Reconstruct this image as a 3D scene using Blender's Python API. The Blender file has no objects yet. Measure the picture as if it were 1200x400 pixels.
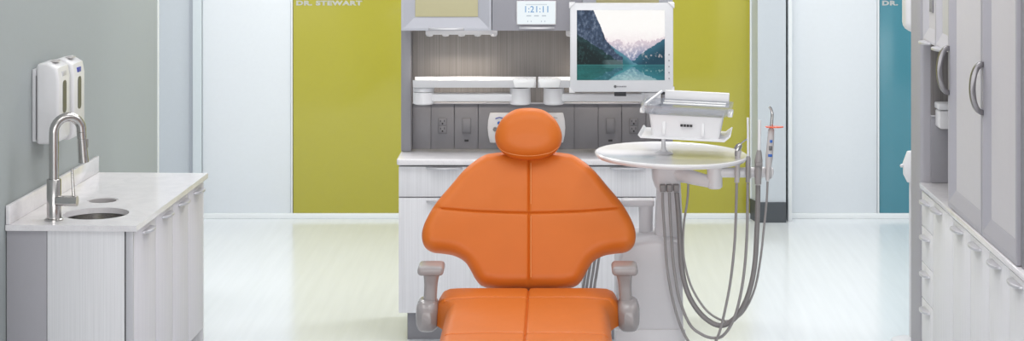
import bpy, bmesh, math, random
from mathutils import Vector, Matrix, noise
random.seed(7)
PI = math.pi
scene = bpy.context.scene
COL = scene.collection

# ------------------------------------------------------------------ camera
F = 2200.0; CX = 656.0; CY = -160.0; CH = 2.51
cam = bpy.data.cameras.new('camera'); camo = bpy.data.objects.new('camera', cam); COL.objects.link(camo)
camo.location = (0, 0, CH); camo.rotation_euler = (PI/2, 0, 0)
cam.sensor_width = 36; cam.sensor_fit = 'HORIZONTAL'; cam.lens = 36*F/1200
cam.shift_x = (600-CX)/1200; cam.shift_y = (CY-200)/1200
cam.clip_start = .1; cam.clip_end = 100
scene.camera = camo

def P(px, py, Y):
    return Vector(((px-CX)*Y/F, Y, CH-(py-CY)*Y/F))
def PX(px, Y): return (px-CX)*Y/F
def PZ(py, Y): return CH-(py-CY)*Y/F

# ------------------------------------------------------------------ materials
def lin(c):
    return tuple((v/12.92 if v <= .04045 else ((v+.055)/1.055)**2.4) for v in [k/255 for k in c])+(1,)
def new_mat(name):
    m = bpy.data.materials.new(name); m.use_nodes = True
    nt = m.node_tree; b = nt.nodes['Principled BSDF']
    return m, nt, b
def simple(name, c, rough=.4, metal=0, spec=.5, coat=0):
    m, nt, b = new_mat(name)
    n = nt.nodes.new('ShaderNodeTexNoise'); n.inputs['Scale'].default_value = 40
    tc = nt.nodes.new('ShaderNodeTexCoord'); nt.links.new(tc.outputs['Object'], n.inputs['Vector'])
    mx = nt.nodes.new('ShaderNodeMix'); mx.data_type = 'RGBA'
    c1 = lin(c); c2 = tuple(v*.965 for v in c1[:3])+(1,)
    mx.inputs['A'].default_value = c1; mx.inputs['B'].default_value = c2
    nt.links.new(n.outputs['Fac'], mx.inputs['Factor']); nt.links.new(mx.outputs['Result'], b.inputs['Base Color'])
    b.inputs['Roughness'].default_value = rough; b.inputs['Metallic'].default_value = metal
    b.inputs['Specular IOR Level'].default_value = spec; b.inputs['Coat Weight'].default_value = coat
    b.inputs['Coat Roughness'].default_value = .08
    return m
def laminate(name, c, c2, scale=(160, 160, 1.6), rough=.5, lo=.3, hi=.7):
    m, nt, b = new_mat(name)
    tc = nt.nodes.new('ShaderNodeTexCoord'); mp = nt.nodes.new('ShaderNodeMapping')
    mp.inputs['Scale'].default_value = scale
    n = nt.nodes.new('ShaderNodeTexNoise'); n.inputs['Scale'].default_value = 1; n.inputs['Detail'].default_value = 4
    r = nt.nodes.new('ShaderNodeValToRGB')
    r.color_ramp.elements[0].position = lo; r.color_ramp.elements[0].color = lin(c2)
    r.color_ramp.elements[1].position = hi; r.color_ramp.elements[1].color = lin(c)
    nt.links.new(tc.outputs['Object'], mp.inputs['Vector']); nt.links.new(mp.outputs['Vector'], n.inputs['Vector'])
    nt.links.new(n.outputs['Fac'], r.inputs['Fac']); nt.links.new(r.outputs['Color'], b.inputs['Base Color'])
    b.inputs['Roughness'].default_value = rough
    return m
def quartz(name):
    m, nt, b = new_mat(name)
    tc = nt.nodes.new('ShaderNodeTexCoord')
    n = nt.nodes.new('ShaderNodeTexNoise'); n.inputs['Scale'].default_value = 7; n.inputs['Detail'].default_value = 8; n.inputs['Distortion'].default_value = 1.5
    n2 = nt.nodes.new('ShaderNodeTexNoise'); n2.inputs['Scale'].default_value = 160; n2.inputs['Detail'].default_value = 2
    r = nt.nodes.new('ShaderNodeValToRGB'); r.color_ramp.elements[0].position = .35; r.color_ramp.elements[0].color = lin((226, 223, 226))
    r.color_ramp.elements[1].position = .6; r.color_ramp.elements[1].color = lin((234, 231, 233))
    r2 = nt.nodes.new('ShaderNodeValToRGB'); r2.color_ramp.elements[0].position = .3; r2.color_ramp.elements[0].color = (.93, .92, .93, 1)
    r2.color_ramp.elements[1].position = .45; r2.color_ramp.elements[1].color = (1, 1, 1, 1)
    mx = nt.nodes.new('ShaderNodeMix'); mx.data_type = 'RGBA'; mx.blend_type = 'MULTIPLY'; mx.inputs['Factor'].default_value = 1
    for k in (n, n2): nt.links.new(tc.outputs['Object'], k.inputs['Vector'])
    nt.links.new(n.outputs['Fac'], r.inputs['Fac']); nt.links.new(n2.outputs['Fac'], r2.inputs['Fac'])
    nt.links.new(r.outputs['Color'], mx.inputs['A']); nt.links.new(r2.outputs['Color'], mx.inputs['B'])
    nt.links.new(mx.outputs['Result'], b.inputs['Base Color'])
    b.inputs['Roughness'].default_value = .12
    return m
def leather(name, c):
    m, nt, b = new_mat(name)
    tc = nt.nodes.new('ShaderNodeTexCoord')
    n = nt.nodes.new('ShaderNodeTexNoise'); n.inputs['Scale'].default_value = 260; n.inputs['Detail'].default_value = 3
    n3 = nt.nodes.new('ShaderNodeTexNoise'); n3.inputs['Scale'].default_value = 9; n3.inputs['Detail'].default_value = 3
    bp = nt.nodes.new('ShaderNodeBump'); bp.inputs['Strength'].default_value = .08; bp.inputs['Distance'].default_value = .003
    bp2 = nt.nodes.new('ShaderNodeBump'); bp2.inputs['Strength'].default_value = .12; bp2.inputs['Distance'].default_value = .02
    for k in (n, n3): nt.links.new(tc.outputs['Object'], k.inputs['Vector'])
    nt.links.new(n.outputs['Fac'], bp.inputs['Height']); nt.links.new(n3.outputs['Fac'], bp2.inputs['Height'])
    nt.links.new(bp2.outputs['Normal'], bp.inputs['Normal']); nt.links.new(bp.outputs['Normal'], b.inputs['Normal'])
    mx = nt.nodes.new('ShaderNodeMix'); mx.data_type = 'RGBA'
    c1 = lin(c); mx.inputs['A'].default_value = c1; mx.inputs['B'].default_value = tuple(v*.93 for v in c1[:3])+(1,)
    nt.links.new(n3.outputs['Fac'], mx.inputs['Factor']); nt.links.new(mx.outputs['Result'], b.inputs['Base Color'])
    b.inputs['Roughness'].default_value = .46; b.inputs['Specular IOR Level'].default_value = .4
    return m
def clear(name, c=(245, 248, 250), rough=.03, alpha=.3):
    m, nt, b = new_mat(name)
    b.inputs['Base Color'].default_value = lin(c); b.inputs['Roughness'].default_value = rough
    b.inputs['Alpha'].default_value = alpha; b.inputs['Specular IOR Level'].default_value = .8
    n = nt.nodes.new('ShaderNodeTexNoise'); n.inputs['Scale'].default_value = 30
    bp = nt.nodes.new('ShaderNodeBump'); bp.inputs['Strength'].default_value = .05
    nt.links.new(n.outputs['Fac'], bp.inputs['Height']); nt.links.new(bp.outputs['Normal'], b.inputs['Normal'])
    return m
def emit(name, c, s=1.0, attr=None):
    m, nt, b = new_mat(name)
    b.inputs['Base Color'].default_value = (.02, .02, .02, 1); b.inputs['Roughness'].default_value = .5
    b.inputs['Specular IOR Level'].default_value = .03
    b.inputs['Emission Strength'].default_value = s
    if attr:
        a = nt.nodes.new('ShaderNodeAttribute'); a.attribute_name = attr
        nt.links.new(a.outputs['Color'], b.inputs['Emission Color'])
    else: b.inputs['Emission Color'].default_value = lin(c)
    return m
def floor_mat():
    m, nt, b = new_mat('glossy_white_vinyl')
    tc = nt.nodes.new('ShaderNodeTexCoord'); mp = nt.nodes.new('ShaderNodeMapping'); mp.inputs['Scale'].default_value = (26, 1.2, 1)
    n = nt.nodes.new('ShaderNodeTexNoise'); n.inputs['Scale'].default_value = 1; n.inputs['Detail'].default_value = 5
    r = nt.nodes.new('ShaderNodeValToRGB'); r.color_ramp.elements[0].position = .3; r.color_ramp.elements[0].color = lin((224, 228, 231))
    r.color_ramp.elements[1].position = .7; r.color_ramp.elements[1].color = lin((229, 233, 236))
    nt.links.new(tc.outputs['Object'], mp.inputs['Vector']); nt.links.new(mp.outputs['Vector'], n.inputs['Vector'])
    nt.links.new(n.outputs['Fac'], r.inputs['Fac']); nt.links.new(r.outputs['Color'], b.inputs['Base Color'])
    bp = nt.nodes.new('ShaderNodeBump'); bp.inputs['Strength'].default_value = .003; bp.inputs['Distance'].default_value = .01
    nt.links.new(n.outputs['Fac'], bp.inputs['Height']); nt.links.new(bp.outputs['Normal'], b.inputs['Normal'])
    b.inputs['Roughness'].default_value = .16
    return m

M = dict(
    wall=simple('painted_grey_wall', (164, 170, 171), .75),
    white_trim=simple('white_trim', (236, 240, 241), .4),
    white_panel=simple('pale_blue_white_panel', (226, 231, 235), .3),
    grey_panel=simple('pale_grey_panel', (196, 203, 209), .35),
    dim_panel=simple('mid_grey_panel', (172, 178, 186), .4),
    frost=simple('frosted_glass_edge', (208, 217, 221), .25),
    green=simple('lime_green_glass', (180, 173, 62), .1, coat=.3),
    teal=simple('teal_glass', (74, 138, 154), .12, coat=.3),
    ceiling=simple('white_ceiling', (238, 238, 238), .9),
    base_dark=simple('dark_grey_baseboard', (74, 79, 84), .5),
    floor=floor_mat(),
    lam=laminate('white_grain_laminate', (231, 230, 233), (219, 218, 221)),
    lam_side=laminate('pale_lilac_grain_laminate', (222, 219, 224), (210, 207, 213)),
    lam_tex=laminate('taupe_grain_laminate', (150, 145, 141), (124, 119, 116), (300, 300, 1.2), .5),
    lam_dark=laminate('dark_grain_laminate', (122, 118, 117), (96, 92, 91), (140, 140, 1.2), .5),
    grey=simple('grey_lacquer', (168, 166, 172), .55, 0, .3),
    grey_mid=simple('mid_grey_lacquer', (146, 145, 150), .55, 0, .3),
    grey_light=simple('light_grey_lacquer', (196, 195, 200), .33),
    alu=simple('satin_aluminium', (194, 192, 199), .5, 0, .3),
    door_panel=simple('warm_grey_door_panel', (204, 201, 205), .55, 0, .25),
    yellow_glass=simple('yellow_tinted_glass', (172, 165, 124), .2),
    quartz=quartz('white_quartz'),
    plastic=simple('white_plastic', (228, 227, 229), .3),
    plastic_warm=simple('warm_white_plastic', (216, 216, 219), .32),
    grey_plastic=simple('light_grey_plastic', (192, 188, 188), .35),
    arm_plastic=simple('grey_armrest_plastic', (160, 154, 154), .22),
    unit=simple('pale_grey_moulded_plastic', (213, 211, 214), .35),
    hose=simple('grey_silicone_hose', (150, 146, 146), .4),
    hose_dark=simple('dark_grey_hose', (134, 130, 130), .4),
    alu_dark=simple('lavender_grey_frame', (176, 174, 182), .5, 0, .3),
    pull=simple('dark_satin_pull', (132, 130, 133), .35, 1),
    post=simple('cool_grey_post', (150, 149, 154), .5, 0, .3),
    flap=simple('cool_grey_flap', (158, 157, 164), .5, 0, .3),
    service=simple('service_panel_grey', (136, 135, 139), .5, 0, .3),
    frame_alu=simple('cool_grey_door_frame', (178, 179, 187), .4, 0, .4),
    plate_grey=simple('grey_cover_plate', (120, 119, 122), .5),
    tray_white=simple('glossy_white_tray', (230, 229, 231), .12),
    chrome=simple('brushed_nickel', (196, 193, 191), .2, 1),
    steel=simple('stainless_steel', (188, 186, 184), .2, 1),
    handle=simple('satin_metal_handle', (205, 204, 208), .3, .5),
    dark=simple('dark_gap', (52, 52, 55), .6),
    slot=simple('smoked_window', (96, 96, 98), .3),
    orange=leather('orange_leather', (214, 112, 34)),
    thread=simple('pale_orange_thread', (240, 168, 108), .6),
    clear=clear('clear_acrylic', (176, 180, 190), .03, .34),
    shelf_clear=clear('frosted_acrylic', (250, 250, 250), .15, .75),
    black=simple('black_print', (35, 35, 38), .5),
    blue=simple('blue_button', (38, 96, 180), .3),
    blue_label=simple('blue_label', (70, 80, 170), .4),
    shield=simple('orange_light_shield', (240, 88, 40), .2),
    white_ink=clear('faint_white_lettering', (238, 240, 236), .4, .55),
    screen_white=emit('clock_screen', (236, 244, 248), 1.0),
    digit=emit('blue_digits', (84, 146, 200), 1.0),
    digit_grey=emit('grey_text', (190, 200, 208), 1.0),
    picture=emit('screen_picture', (255, 255, 255), 1.0, 'pic'),
)

# ------------------------------------------------------------------ geometry helpers
XF = [Matrix.Identity(4)]
def wmat(o):
    m = o.matrix_basis.copy()
    return (wmat(o.parent) @ m) if o.parent else m

class MB:
    def __init__(s): s.bm = bmesh.new()
    def _merge(s, b):
        me = bpy.data.meshes.new('t'); b.to_mesh(me); b.free(); s.bm.from_mesh(me); bpy.data.meshes.remove(me)
    def box(s, x0, x1, y0, y1, z0, z1, bev=0.0, seg=2, mat=None):
        b = bmesh.new(); bmesh.ops.create_cube(b, size=1)
        for v in b.verts:
            v.co = Vector(((x0+x1)/2+v.co.x*(x1-x0), (y0+y1)/2+v.co.y*(y1-y0), (z0+z1)/2+v.co.z*(z1-z0)))
        if bev > 0: bmesh.ops.bevel(b, geom=list(b.edges), offset=bev, segments=seg, affect='EDGES', profile=.5)
        if mat is not None: b.transform(mat)
        s._merge(b); return s
    def prism(s, pts, o, A, B, N, d, bev=0, seg=2):
        """outline pts (a,b) in frame o,A,B extruded by d along N"""
        b = bmesh.new(); o = Vector(o); A = Vector(A); B = Vector(B); N = Vector(N)
        vs = [b.verts.new(o+A*p[0]+B*p[1]) for p in pts]
        f = b.faces.new(vs)
        r = bmesh.ops.extrude_face_region(b, geom=[f])
        for v in [g for g in r['geom'] if isinstance(g, bmesh.types.BMVert)]: v.co += N*d
        bmesh.ops.recalc_face_normals(b, faces=list(b.faces))
        if bev > 0:
            ed = [e for e in b.edges if len(e.link_faces) == 2 and e.calc_face_angle(0) > .9]
            bmesh.ops.bevel(b, geom=ed, offset=bev, segments=seg, affect='EDGES', profile=.5)
        s._merge(b); return s
    def rings(s, rr, cap=True, closed=False):
        b = s.bm; prev = None; first = None
        for ring in rr:
            vs = [b.verts.new(p) for p in ring]
            if prev:
                n = len(vs)
                for i in range(n): b.faces.new((prev[i], prev[(i+1) % n], vs[(i+1) % n], vs[i]))
            else: first = vs
            prev = vs
        if closed:
            n = len(prev)
            for i in range(n): b.faces.new((prev[i], prev[(i+1) % n], first[(i+1) % n], first[i]))
        elif cap:
            b.faces.new(list(reversed(first))); b.faces.new(prev)
        return s
    def tube(s, pts, r, n=12, cap=True, sx=1.0):
        pts = [Vector(p) for p in pts]; m = len(pts)
        rs = r if isinstance(r, (list, tuple)) else [r]*m
        rr = []; up = None
        for i, p in enumerate(pts):
            t = (pts[min(i+1, m-1)]-pts[max(i-1, 0)]).normalized()
            if up is None:
                up = Vector((0, 0, 1)) if abs(t.z) < .9 else Vector((0, 1, 0))
            u = t.cross(up).normalized(); w = u.cross(t).normalized(); up = w
            rr.append([p+u*math.cos(a)*rs[i]*sx+w*math.sin(a)*rs[i] for a in [2*PI*k/n for k in range(n)]])
        return s.rings(rr, cap)
    def lathe(s, prof, c, axis='Z', n=32, sx=1, sy=1):
        """prof list of (r,h)"""
        c = Vector(c); rr = []
        for r, h in prof:
            ring = []
            for k in range(n):
                a = 2*PI*k/n; x, y = math.cos(a)*r*sx, math.sin(a)*r*sy
                v = {'Z': (x, y, h), 'Y': (x, h, -y), 'X': (h, x, y)}[axis]
                ring.append(c+Vector(v))
            rr.append(ring)
        return s.rings(rr)
    def frame(s, o, A, B, N, a0, a1, b0, b1, prof):
        """rectangular ring with profile [(inset, height)], closed"""
        o = Vector(o); A = Vector(A); B = Vector(B); N = Vector(N); rr = []
        for ins, h in prof:
            rr.append([o+A*a+B*b+N*h for a, b in ((a0+ins, b0+ins), (a1-ins, b0+ins), (a1-ins, b1-ins), (a0+ins, b1-ins))])
        return s.rings(rr, closed=True)
    def halfmoon(s, c, along, out, L, d, t, z=(0, 0, 1)):
        pts = [(L/2*math.cos(a), d*math.sin(a)**.8) for a in [PI*k/16 for k in range(17)]]
        return s.prism(pts, Vector(c), along, out, z, t, bev=min(t*.3, .003))
    def build(s, name, mat, parent=None, angle=38, smooth=True):
        me = bpy.data.meshes.new(name)
        bm = s.bm; bmesh.ops.recalc_face_normals(bm, faces=list(bm.faces))
        bm.transform(XF[-1])
        o = bpy.data.objects.new(name, me); COL.objects.link(o)
        if parent:
            o.parent = parent; bm.transform(wmat(parent).inverted())
        else:
            zs = min(v.co.z for v in bm.verts); n = len(bm.verts)
            x0 = min(v.co.x for v in bm.verts); x1 = max(v.co.x for v in bm.verts)
            y0 = min(v.co.y for v in bm.verts); y1 = max(v.co.y for v in bm.verts)
            c = Vector(((x0+x1)/2, (y0+y1)/2, zs)); o.location = c
            bm.transform(Matrix.Translation(-c))
        bm.to_mesh(me); bm.free()
        for m_ in (mat if isinstance(mat, (list, tuple)) else [mat]): me.materials.append(m_)
        if smooth:
            for p in me.polygons: p.use_smooth = True
            me.set_sharp_from_angle(angle=math.radians(angle))
        return o

def tag(o, label, cat, group=None):
    o['label'] = label; o['category'] = cat
    if group: o['group'] = group
    return o
def struct(o): o['kind'] = 'structure'; return o
def thing(name, label, cat, loc, group=None):
    o = bpy.data.objects.new(name, None); COL.objects.link(o)
    o.empty_display_size = .1
    X = XF[-1]
    o.location = X @ Vector(loc); o.rotation_euler = X.to_euler()
    return tag(o, label, cat, group)
def curve_mesh(name, loops, depth, o, A, B, N, mat, parent=None, res=0):
    """filled 2D loops (holes alternate) extruded; returns object"""
    cu = bpy.data.curves.new('c', 'CURVE'); cu.dimensions = '2D'; cu.fill_mode = 'BOTH'; cu.extrude = depth/2
    for L in loops:
        sp = cu.splines.new('POLY'); sp.points.add(len(L)-1); sp.use_cyclic_u = True
        for p, q in zip(sp.points, L): p.co = (q[0], q[1], 0, 1)
    return curve_to(name, cu, o, A, B, N, depth/2, mat, parent)
def curve_to(name, cu, o, A, B, N, off, mat, parent=None):
    t = bpy.data.objects.new('t', cu); COL.objects.link(t)
    dg = bpy.context.evaluated_depsgraph_get(); dg.update()
    me = bpy.data.meshes.new_from_object(t.evaluated_get(dg))
    bpy.data.objects.remove(t); bpy.data.curves.remove(cu)
    mb = MB(); mb.bm.from_mesh(me); bpy.data.meshes.remove(me)
    o = Vector(o); A = Vector(A); B = Vector(B); N = Vector(N)
    for v in mb.bm.verts: v.co = o+A*v.co.x+B*v.co.y+N*(v.co.z+off)
    bmesh.ops.remove_doubles(mb.bm, verts=list(mb.bm.verts), dist=1e-5)
    return mb.build(name, mat, parent)
def text(name, body, size, o, mat, parent, depth=.002, A=(1, 0, 0), B=(0, 0, 1), N=(0, -1, 0), sx=1.0, bold=0, align='LEFT', space=1.0):
    cu = bpy.data.curves.new('txt', 'FONT'); cu.body = body; cu.size = size; cu.extrude = depth/2; cu.offset = bold
    cu.align_x = align; cu.space_character = space; cu.resolution_u = 4
    return curve_to(name, cu, o, Vector(A)*sx, B, N, depth/2, mat, parent)
def circle(cx, cy, r, n=40, ry=None):
    ry = ry or r
    return [(cx+r*math.cos(2*PI*k/n), cy+ry*math.sin(2*PI*k/n)) for k in range(n)]
def spline(pts, k=8):
    pts = [Vector(p) for p in pts]; out = []
    Q = [pts[0]*2-pts[1]]+pts+[pts[-1]*2-pts[-2]]
    for i in range(1, len(Q)-2):
        p0, p1, p2, p3 = Q[i-1:i+3]
        for j in range(k):
            t = j/k
            out.append(.5*((2*p1)+(p2-p0)*t+(2*p0-5*p1+4*p2-p3)*t*t+(3*p1-p0-3*p2+p3)*t**3))
    out.append(pts[-1]); return out
def rrect(a0, a1, b0, b1, r, n=5):
    out = []
    for cx, cy, s in ((a1-r, b1-r, 0), (a0+r, b1-r, PI/2), (a0+r, b0+r, PI), (a1-r, b0+r, 1.5*PI)):
        for k in range(n+1):
            a = s+PI/2*k/n; out.append((cx+r*math.cos(a), cy+r*math.sin(a)))
    return out
EX, EY, EZ = Vector((1, 0, 0)), Vector((0, 1, 0)), Vector((0, 0, 1))

# ------------------------------------------------------------------ room shell
BY = 13.27                                  # back wall plane
CEIL = 3.3
def bx(px): return PX(px, BY)
struct(MB().box(-6, 5, 1.0, BY+.4, -.1, 0).build('floor', M['floor']))
struct(MB().box(-6, 5, 1.0, BY+.4, CEIL, CEIL+.1).build('ceiling', M['ceiling']))
struct(MB().box(-6, 5, BY+.06, BY+.2, 0, CEIL).build('wall_back', M['grey_panel']))
def panel(name, p0, p1, mat, z0=.037, dy=0, t=.06):
    return struct(MB().box(bx(p0)+.0015, bx(p1)-.0015, BY+dy, BY+dy+t, z0, CEIL, .002).build(name, mat))
panel('wall_back_far_left', 60, 222, M['grey_panel'], 0, .02, .04)
panel('trim_1', 222, 226, M['dim_panel'], 0)
panel('trim_2', 226, 237, M['frost'], 0, -.02, .08)
panel('wall_back_left', 237, 341, M['white_panel'])
panel('trim_3', 341, 343.3, M['white_trim'], .037, -.01, .07)
gl = panel('wall_back_green', 343.3, 884, M['green'])
text('lettering', 'DR. STEWART', .043, (bx(347), BY, PZ(6, BY)), M['white_ink'], gl, .004, sx=1.56, bold=.0022, space=1.12)
panel('trim_4', 921, 926, M['white_trim'], 0, -.12, .18)
panel('wall_back_right', 926, 1028, M['white_panel'])
panel('trim_5', 1028, 1030.5, M['white_trim'], .037, -.01, .07)
tl = panel('wall_back_teal', 1030.5, 1300, M['teal'])
text('lettering', 'DR. L', .043, (bx(1033.5), BY, PZ(6, BY)), M['white_ink'], tl, .004, sx=1.56, bold=.0022, space=1.12)
struct(MB().box(bx(237), bx(884), BY-.012, BY+.06, 0, .037, .003).build('baseboard_back_left', M['white_trim']))
struct(MB().box(bx(926), bx(1300), BY-.012, BY+.06, 0, .037, .003).build('baseboard_back_right', M['white_trim']))
# projecting wall stub at the right of the green glass
yf = 13.12
pl = [(PX(888, yf), yf), (PX(921, yf), yf), (PX(921, yf), BY+.06), (PX(879.5, BY), BY), (PX(879.5, BY), BY+.06)]
pl = [pl[0], pl[1], pl[2], pl[4], pl[3]]
struct(MB().prism(pl, (0, 0, .0), EX, EY, EZ, CEIL).build('wall_stub', M['grey_panel']))
pb = [(PX(888, yf)-.008, yf-.012), (PX(921, yf), yf-.012), (PX(921, yf), yf+.03), (PX(889, yf), yf+.03), (PX(881.5, BY), BY+.0), (PX(878.6, BY), BY)]
struct(MB().prism(pb, (0, 0, .0), EX, EY, EZ, .142).build('baseboard_stub', M['base_dark']))
struct(MB().box(PX(878.5, BY), PX(881, BY), BY-.02, BY, .142, CEIL, .003).build('trim_6', M['white_trim']))

# left wall, slightly yawed, local frame: x=0 at the worktop's front edge, y=0 at its near end
LX = Matrix.Translation((-1.872, 8.33, 0)) @ Matrix.Rotation(-.035, 4, 'Z')
XF.append(LX)
WL = -.592                                  # wall face in local x
LEND = 2.70
struct(MB().box(WL-.14, WL, -7, LEND, 0, CEIL).build('wall_left', M['wall']))
struct(MB().box(WL-.15, WL+.004, LEND, LEND+.03, 0, CEIL, .003).build('trim_7', M['white_trim']))
XF.pop()
struct(MB().box(2.44, 2.58, 1.0, 9.76, 0, CEIL).build('wall_right', M['wall']))

# ------------------------------------------------------------------ left sink counter
XF.append(LX)
ZT = .905; TH = .026; LEN = 1.40
g = 'base cabinets under the white worktop on the left'
edges = [.02, .41, .735, 1.055, 1.385]
where = ['nearest to the camera, below the sink', 'second from the camera in the left run', 'third from the camera in the left run', 'furthest from the camera, at the far end of the left run']
for i in range(4):
    y0, y1 = edges[i], edges[i+1]
    c = thing('base_cabinet', 'pale grain base cabinet, '+where[i], 'cabinet', (-.3, (y0+y1)/2, 0), g)
    MB().box(-.57, -.045, y0+.001, y1-.001, .10, ZT-TH-.001 if i > 1 else .70).box(-.57, -.10, y0+.001, y1-.001, 0, .10).build('carcass', M['grey_mid'], c)
    d = MB().box(-.044, -.022, y0+.0032, y1-.0032, .105, ZT-TH-.012, .002).build('door', M['lam_side'], c)
    MB().halfmoon((-.024, (y0+y1)/2+.02, ZT-TH-.045), EY, EX, .15, .042, .012).build('handle', M['handle'], d)
    if i == 0:
        MB().box(-.405, -.060, -.004+.0, y0, 0, ZT-TH-.001, .001).build('end_panel', M['lam'], c)
        MB().box(-.588, -.408, -.003, y0, 0, ZT-TH-.001, .001).build('filler_panel', M['grey'], c)['label'] = 'plain grey filler panel'
        MB().box(-.062, -.052, .008, y0, 0, ZT-TH-.001).build('shadow_gap', M['dark'], c)
        MB().box(-.0535, -.022, -.002, y0, 0, ZT-TH-.001, .001).build('corner_post', M['grey_light'], c)
    if i == 3:
        MB().box(-.57, -.022, y1, y1+.012, 0, ZT-TH-.001, .001).build('end_panel', M['lam'], c)
sk = (-.262, .265, .148); ch = (-.325, .60, .072)
wt = thing('worktop', 'white quartz worktop with upstand and a round sink cut into it', 'worktop', (-.3, .7, ZT-TH))
loops = [[(-.588, -.02), (-.001, -.02), (0, LEN), (-.588, LEN)], circle(*sk), circle(*ch)]
curve_mesh('slab', loops, TH, (0, 0, ZT-TH), EX, EY, EZ, M['quartz'], wt)
MB().box(-.588, -.570, -.015, LEN, ZT+.0005, ZT+.085, .002).build('backsplash', M['quartz'], wt)
s_ = thing('sink', 'round stainless steel sink set under the white worktop', 'sink', (sk[0], sk[1], .72))
def bowl(cx, cy, r, z0, dep):
    pr = [(r+.02, z0-.0015), (r-.003, z0-.0015), (r-.006, z0-dep*.5), (r-.02, z0-dep*.85), (r*.6, z0-dep), (.03, z0-dep-.004), (.03, z0-dep-.008), (r*.6, z0-dep-.004), (r-.014, z0-dep*.87), (r, z0-dep*.5), (r+.004, z0-.004), (r+.02, z0-.004)]
    m = MB(); rr = [[Vector((cx+q*math.cos(2*PI*k/40), cy+q*math.sin(2*PI*k/40), h)) for k in range(40)] for q, h in pr]
    m.rings(rr, closed=True); return m
bowl(sk[0], sk[1], sk[2], ZT-TH, .14).build('bowl', M['steel'], s_)
MB().lathe([(.032, ZT-TH-.152), (.032, ZT-TH-.138), (.024, ZT-TH-.138), (.02, ZT-TH-.143), (.0, ZT-TH-.143)], (sk[0], sk[1], 0)).build('drain', M['chrome'], s_)
m = MB(); rr = [[Vector((ch[0]+q*math.cos(2*PI*k/36), ch[1]+q*math.sin(2*PI*k/36), h)) for k in range(36)] for q, h in
     ((.071, ZT-.15), (.071, ZT-.002), (.064, ZT-.002), (.064, ZT-.15))]
tag(m.rings(rr, closed=True).build('waste_chute', M['grey_plastic']), 'small round grey waste opening in the worktop behind the sink', 'waste chute')
# faucet
fx, fy = -.407, .10
ft = thing('faucet', 'brushed nickel gooseneck faucet with pull-down spray head beside the sink', 'faucet', (fx, fy, ZT))
MB().lathe([(.0, ZT), (.042, ZT), (.042, ZT+.006), (.036, ZT+.010), (0, ZT+.010)], (fx, fy, 0)).build('base_flange', M['chrome'], ft)
MB().lathe([(0, ZT+.008), (.032, ZT+.008), (.032, ZT+.182), (.029, ZT+.186), (0, ZT+.186)], (fx, fy, 0)).build('body', M['chrome'], ft)
dirv = Vector((.80, .60, 0))
R = .064; zt = ZT+.395
pts = [Vector((fx, fy, ZT+.18)), Vector((fx, fy, ZT+.28))]
for k in range(0, 15):
    a = PI-(PI+.12)*k/14*1.0
    pts.append(Vector((fx, fy, zt))+dirv*(R+R*math.cos(a))+EZ*(R*math.sin(a)))
MB().tube(pts, .0215, 20).build('neck', M['chrome'], ft)
e = pts[-1]; dn = Vector((dirv.x*.08, dirv.y*.08, -1)).normalized()
sh = MB().tube([e+dn*.001, e+dn*.03, e+dn*.032, e+dn*.11, e+dn*.14], [.0215, .0215, .019, .022, .0235], 20).build('spray_head', M['chrome'], ft)
MB().box(-.006, .006, -.007, .007, -.02, .02, .003, mat=Matrix.Translation(e+dn*.055+dirv*.022)).build('spray_button', M['hose_dark'], sh)
lv = MB().tube([(fx+.02, fy-.028, ZT+.092), (fx+.06, fy-.03, ZT+.092), (fx+.115, fy-.03, ZT+.092)], [.022, .0235, .0235], 20).build('valve_barrel', M['chrome'], ft)
MB().tube([(fx+.098, fy-.028, ZT+.108), (fx+.09, fy-.02, ZT+.20), (fx+.086, fy-.015, ZT+.235)], [.007, .006, .005], 10).build('lever', M['chrome'], ft)
# wall dispensers
def dispenser(y0, y1, zb, zt_, label, lm, h0):
    t = thing('soap_dispenser', label, 'dispenser', (WL+.06, (y0+y1)/2, zb), 'white dispensers on the grey wall')
    # side profile in (x,z) extruded along y
    d = .125
    pr = [(0.02, 0), (d*.85, 0), (d, .03), (d, (zt_-zb)*.80), (d*.93, (zt_-zb)*.93), (d*.55, zt_-zb), (.02, zt_-zb-.006)]
    MB().prism([(p[0]+.001, p[1]) for p in pr], (WL, y0, zb), EX, EZ, EY, y1-y0, .014, 3).build('cover', M['plastic'], t)
    MB().box(WL+.0005, WL+.020, y0+.004, y1-.004, zb+.012, zt_-.03, .004).build('back_plate', M['plastic_warm'], t)
    MB().box(WL+.0202, WL+.0222, y0-.0008, y0+.003, zb+.02, zt_-.06).build('seam', M['slot'], t)
    yc = (y0+y1)/2; hh = zt_-zb
    MB().prism(rrect(-.028, .028, hh*.36, hh*.76, .02), (WL+d-.001, yc, zb), EY, EZ, EX, .0035).build('window', M['slot'], t)
    MB().box(WL+d*.93, WL+d+.001, yc-.03, yc+.03, zb+hh*.815, zb+hh*.875, .001).build('label_plate', M[lm], t)
    MB().prism(rrect(-.035, .035, .035, .07, .01), (WL+.03, yc, zt_-.004), EY, EX, EZ, .006).build('top_latch', M['grey_plastic'], t)
    return t
dispenser(.36, .55, 1.205, 1.585, 'white soap dispenser on grey wall, nearer and lower of the pair above the faucet', 'grey_light', 0)
dispenser(.60, .79, 1.19, 1.578, 'white soap dispenser on grey wall with small blue label, the further one', 'blue_label', 0)
XF.pop()

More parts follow.
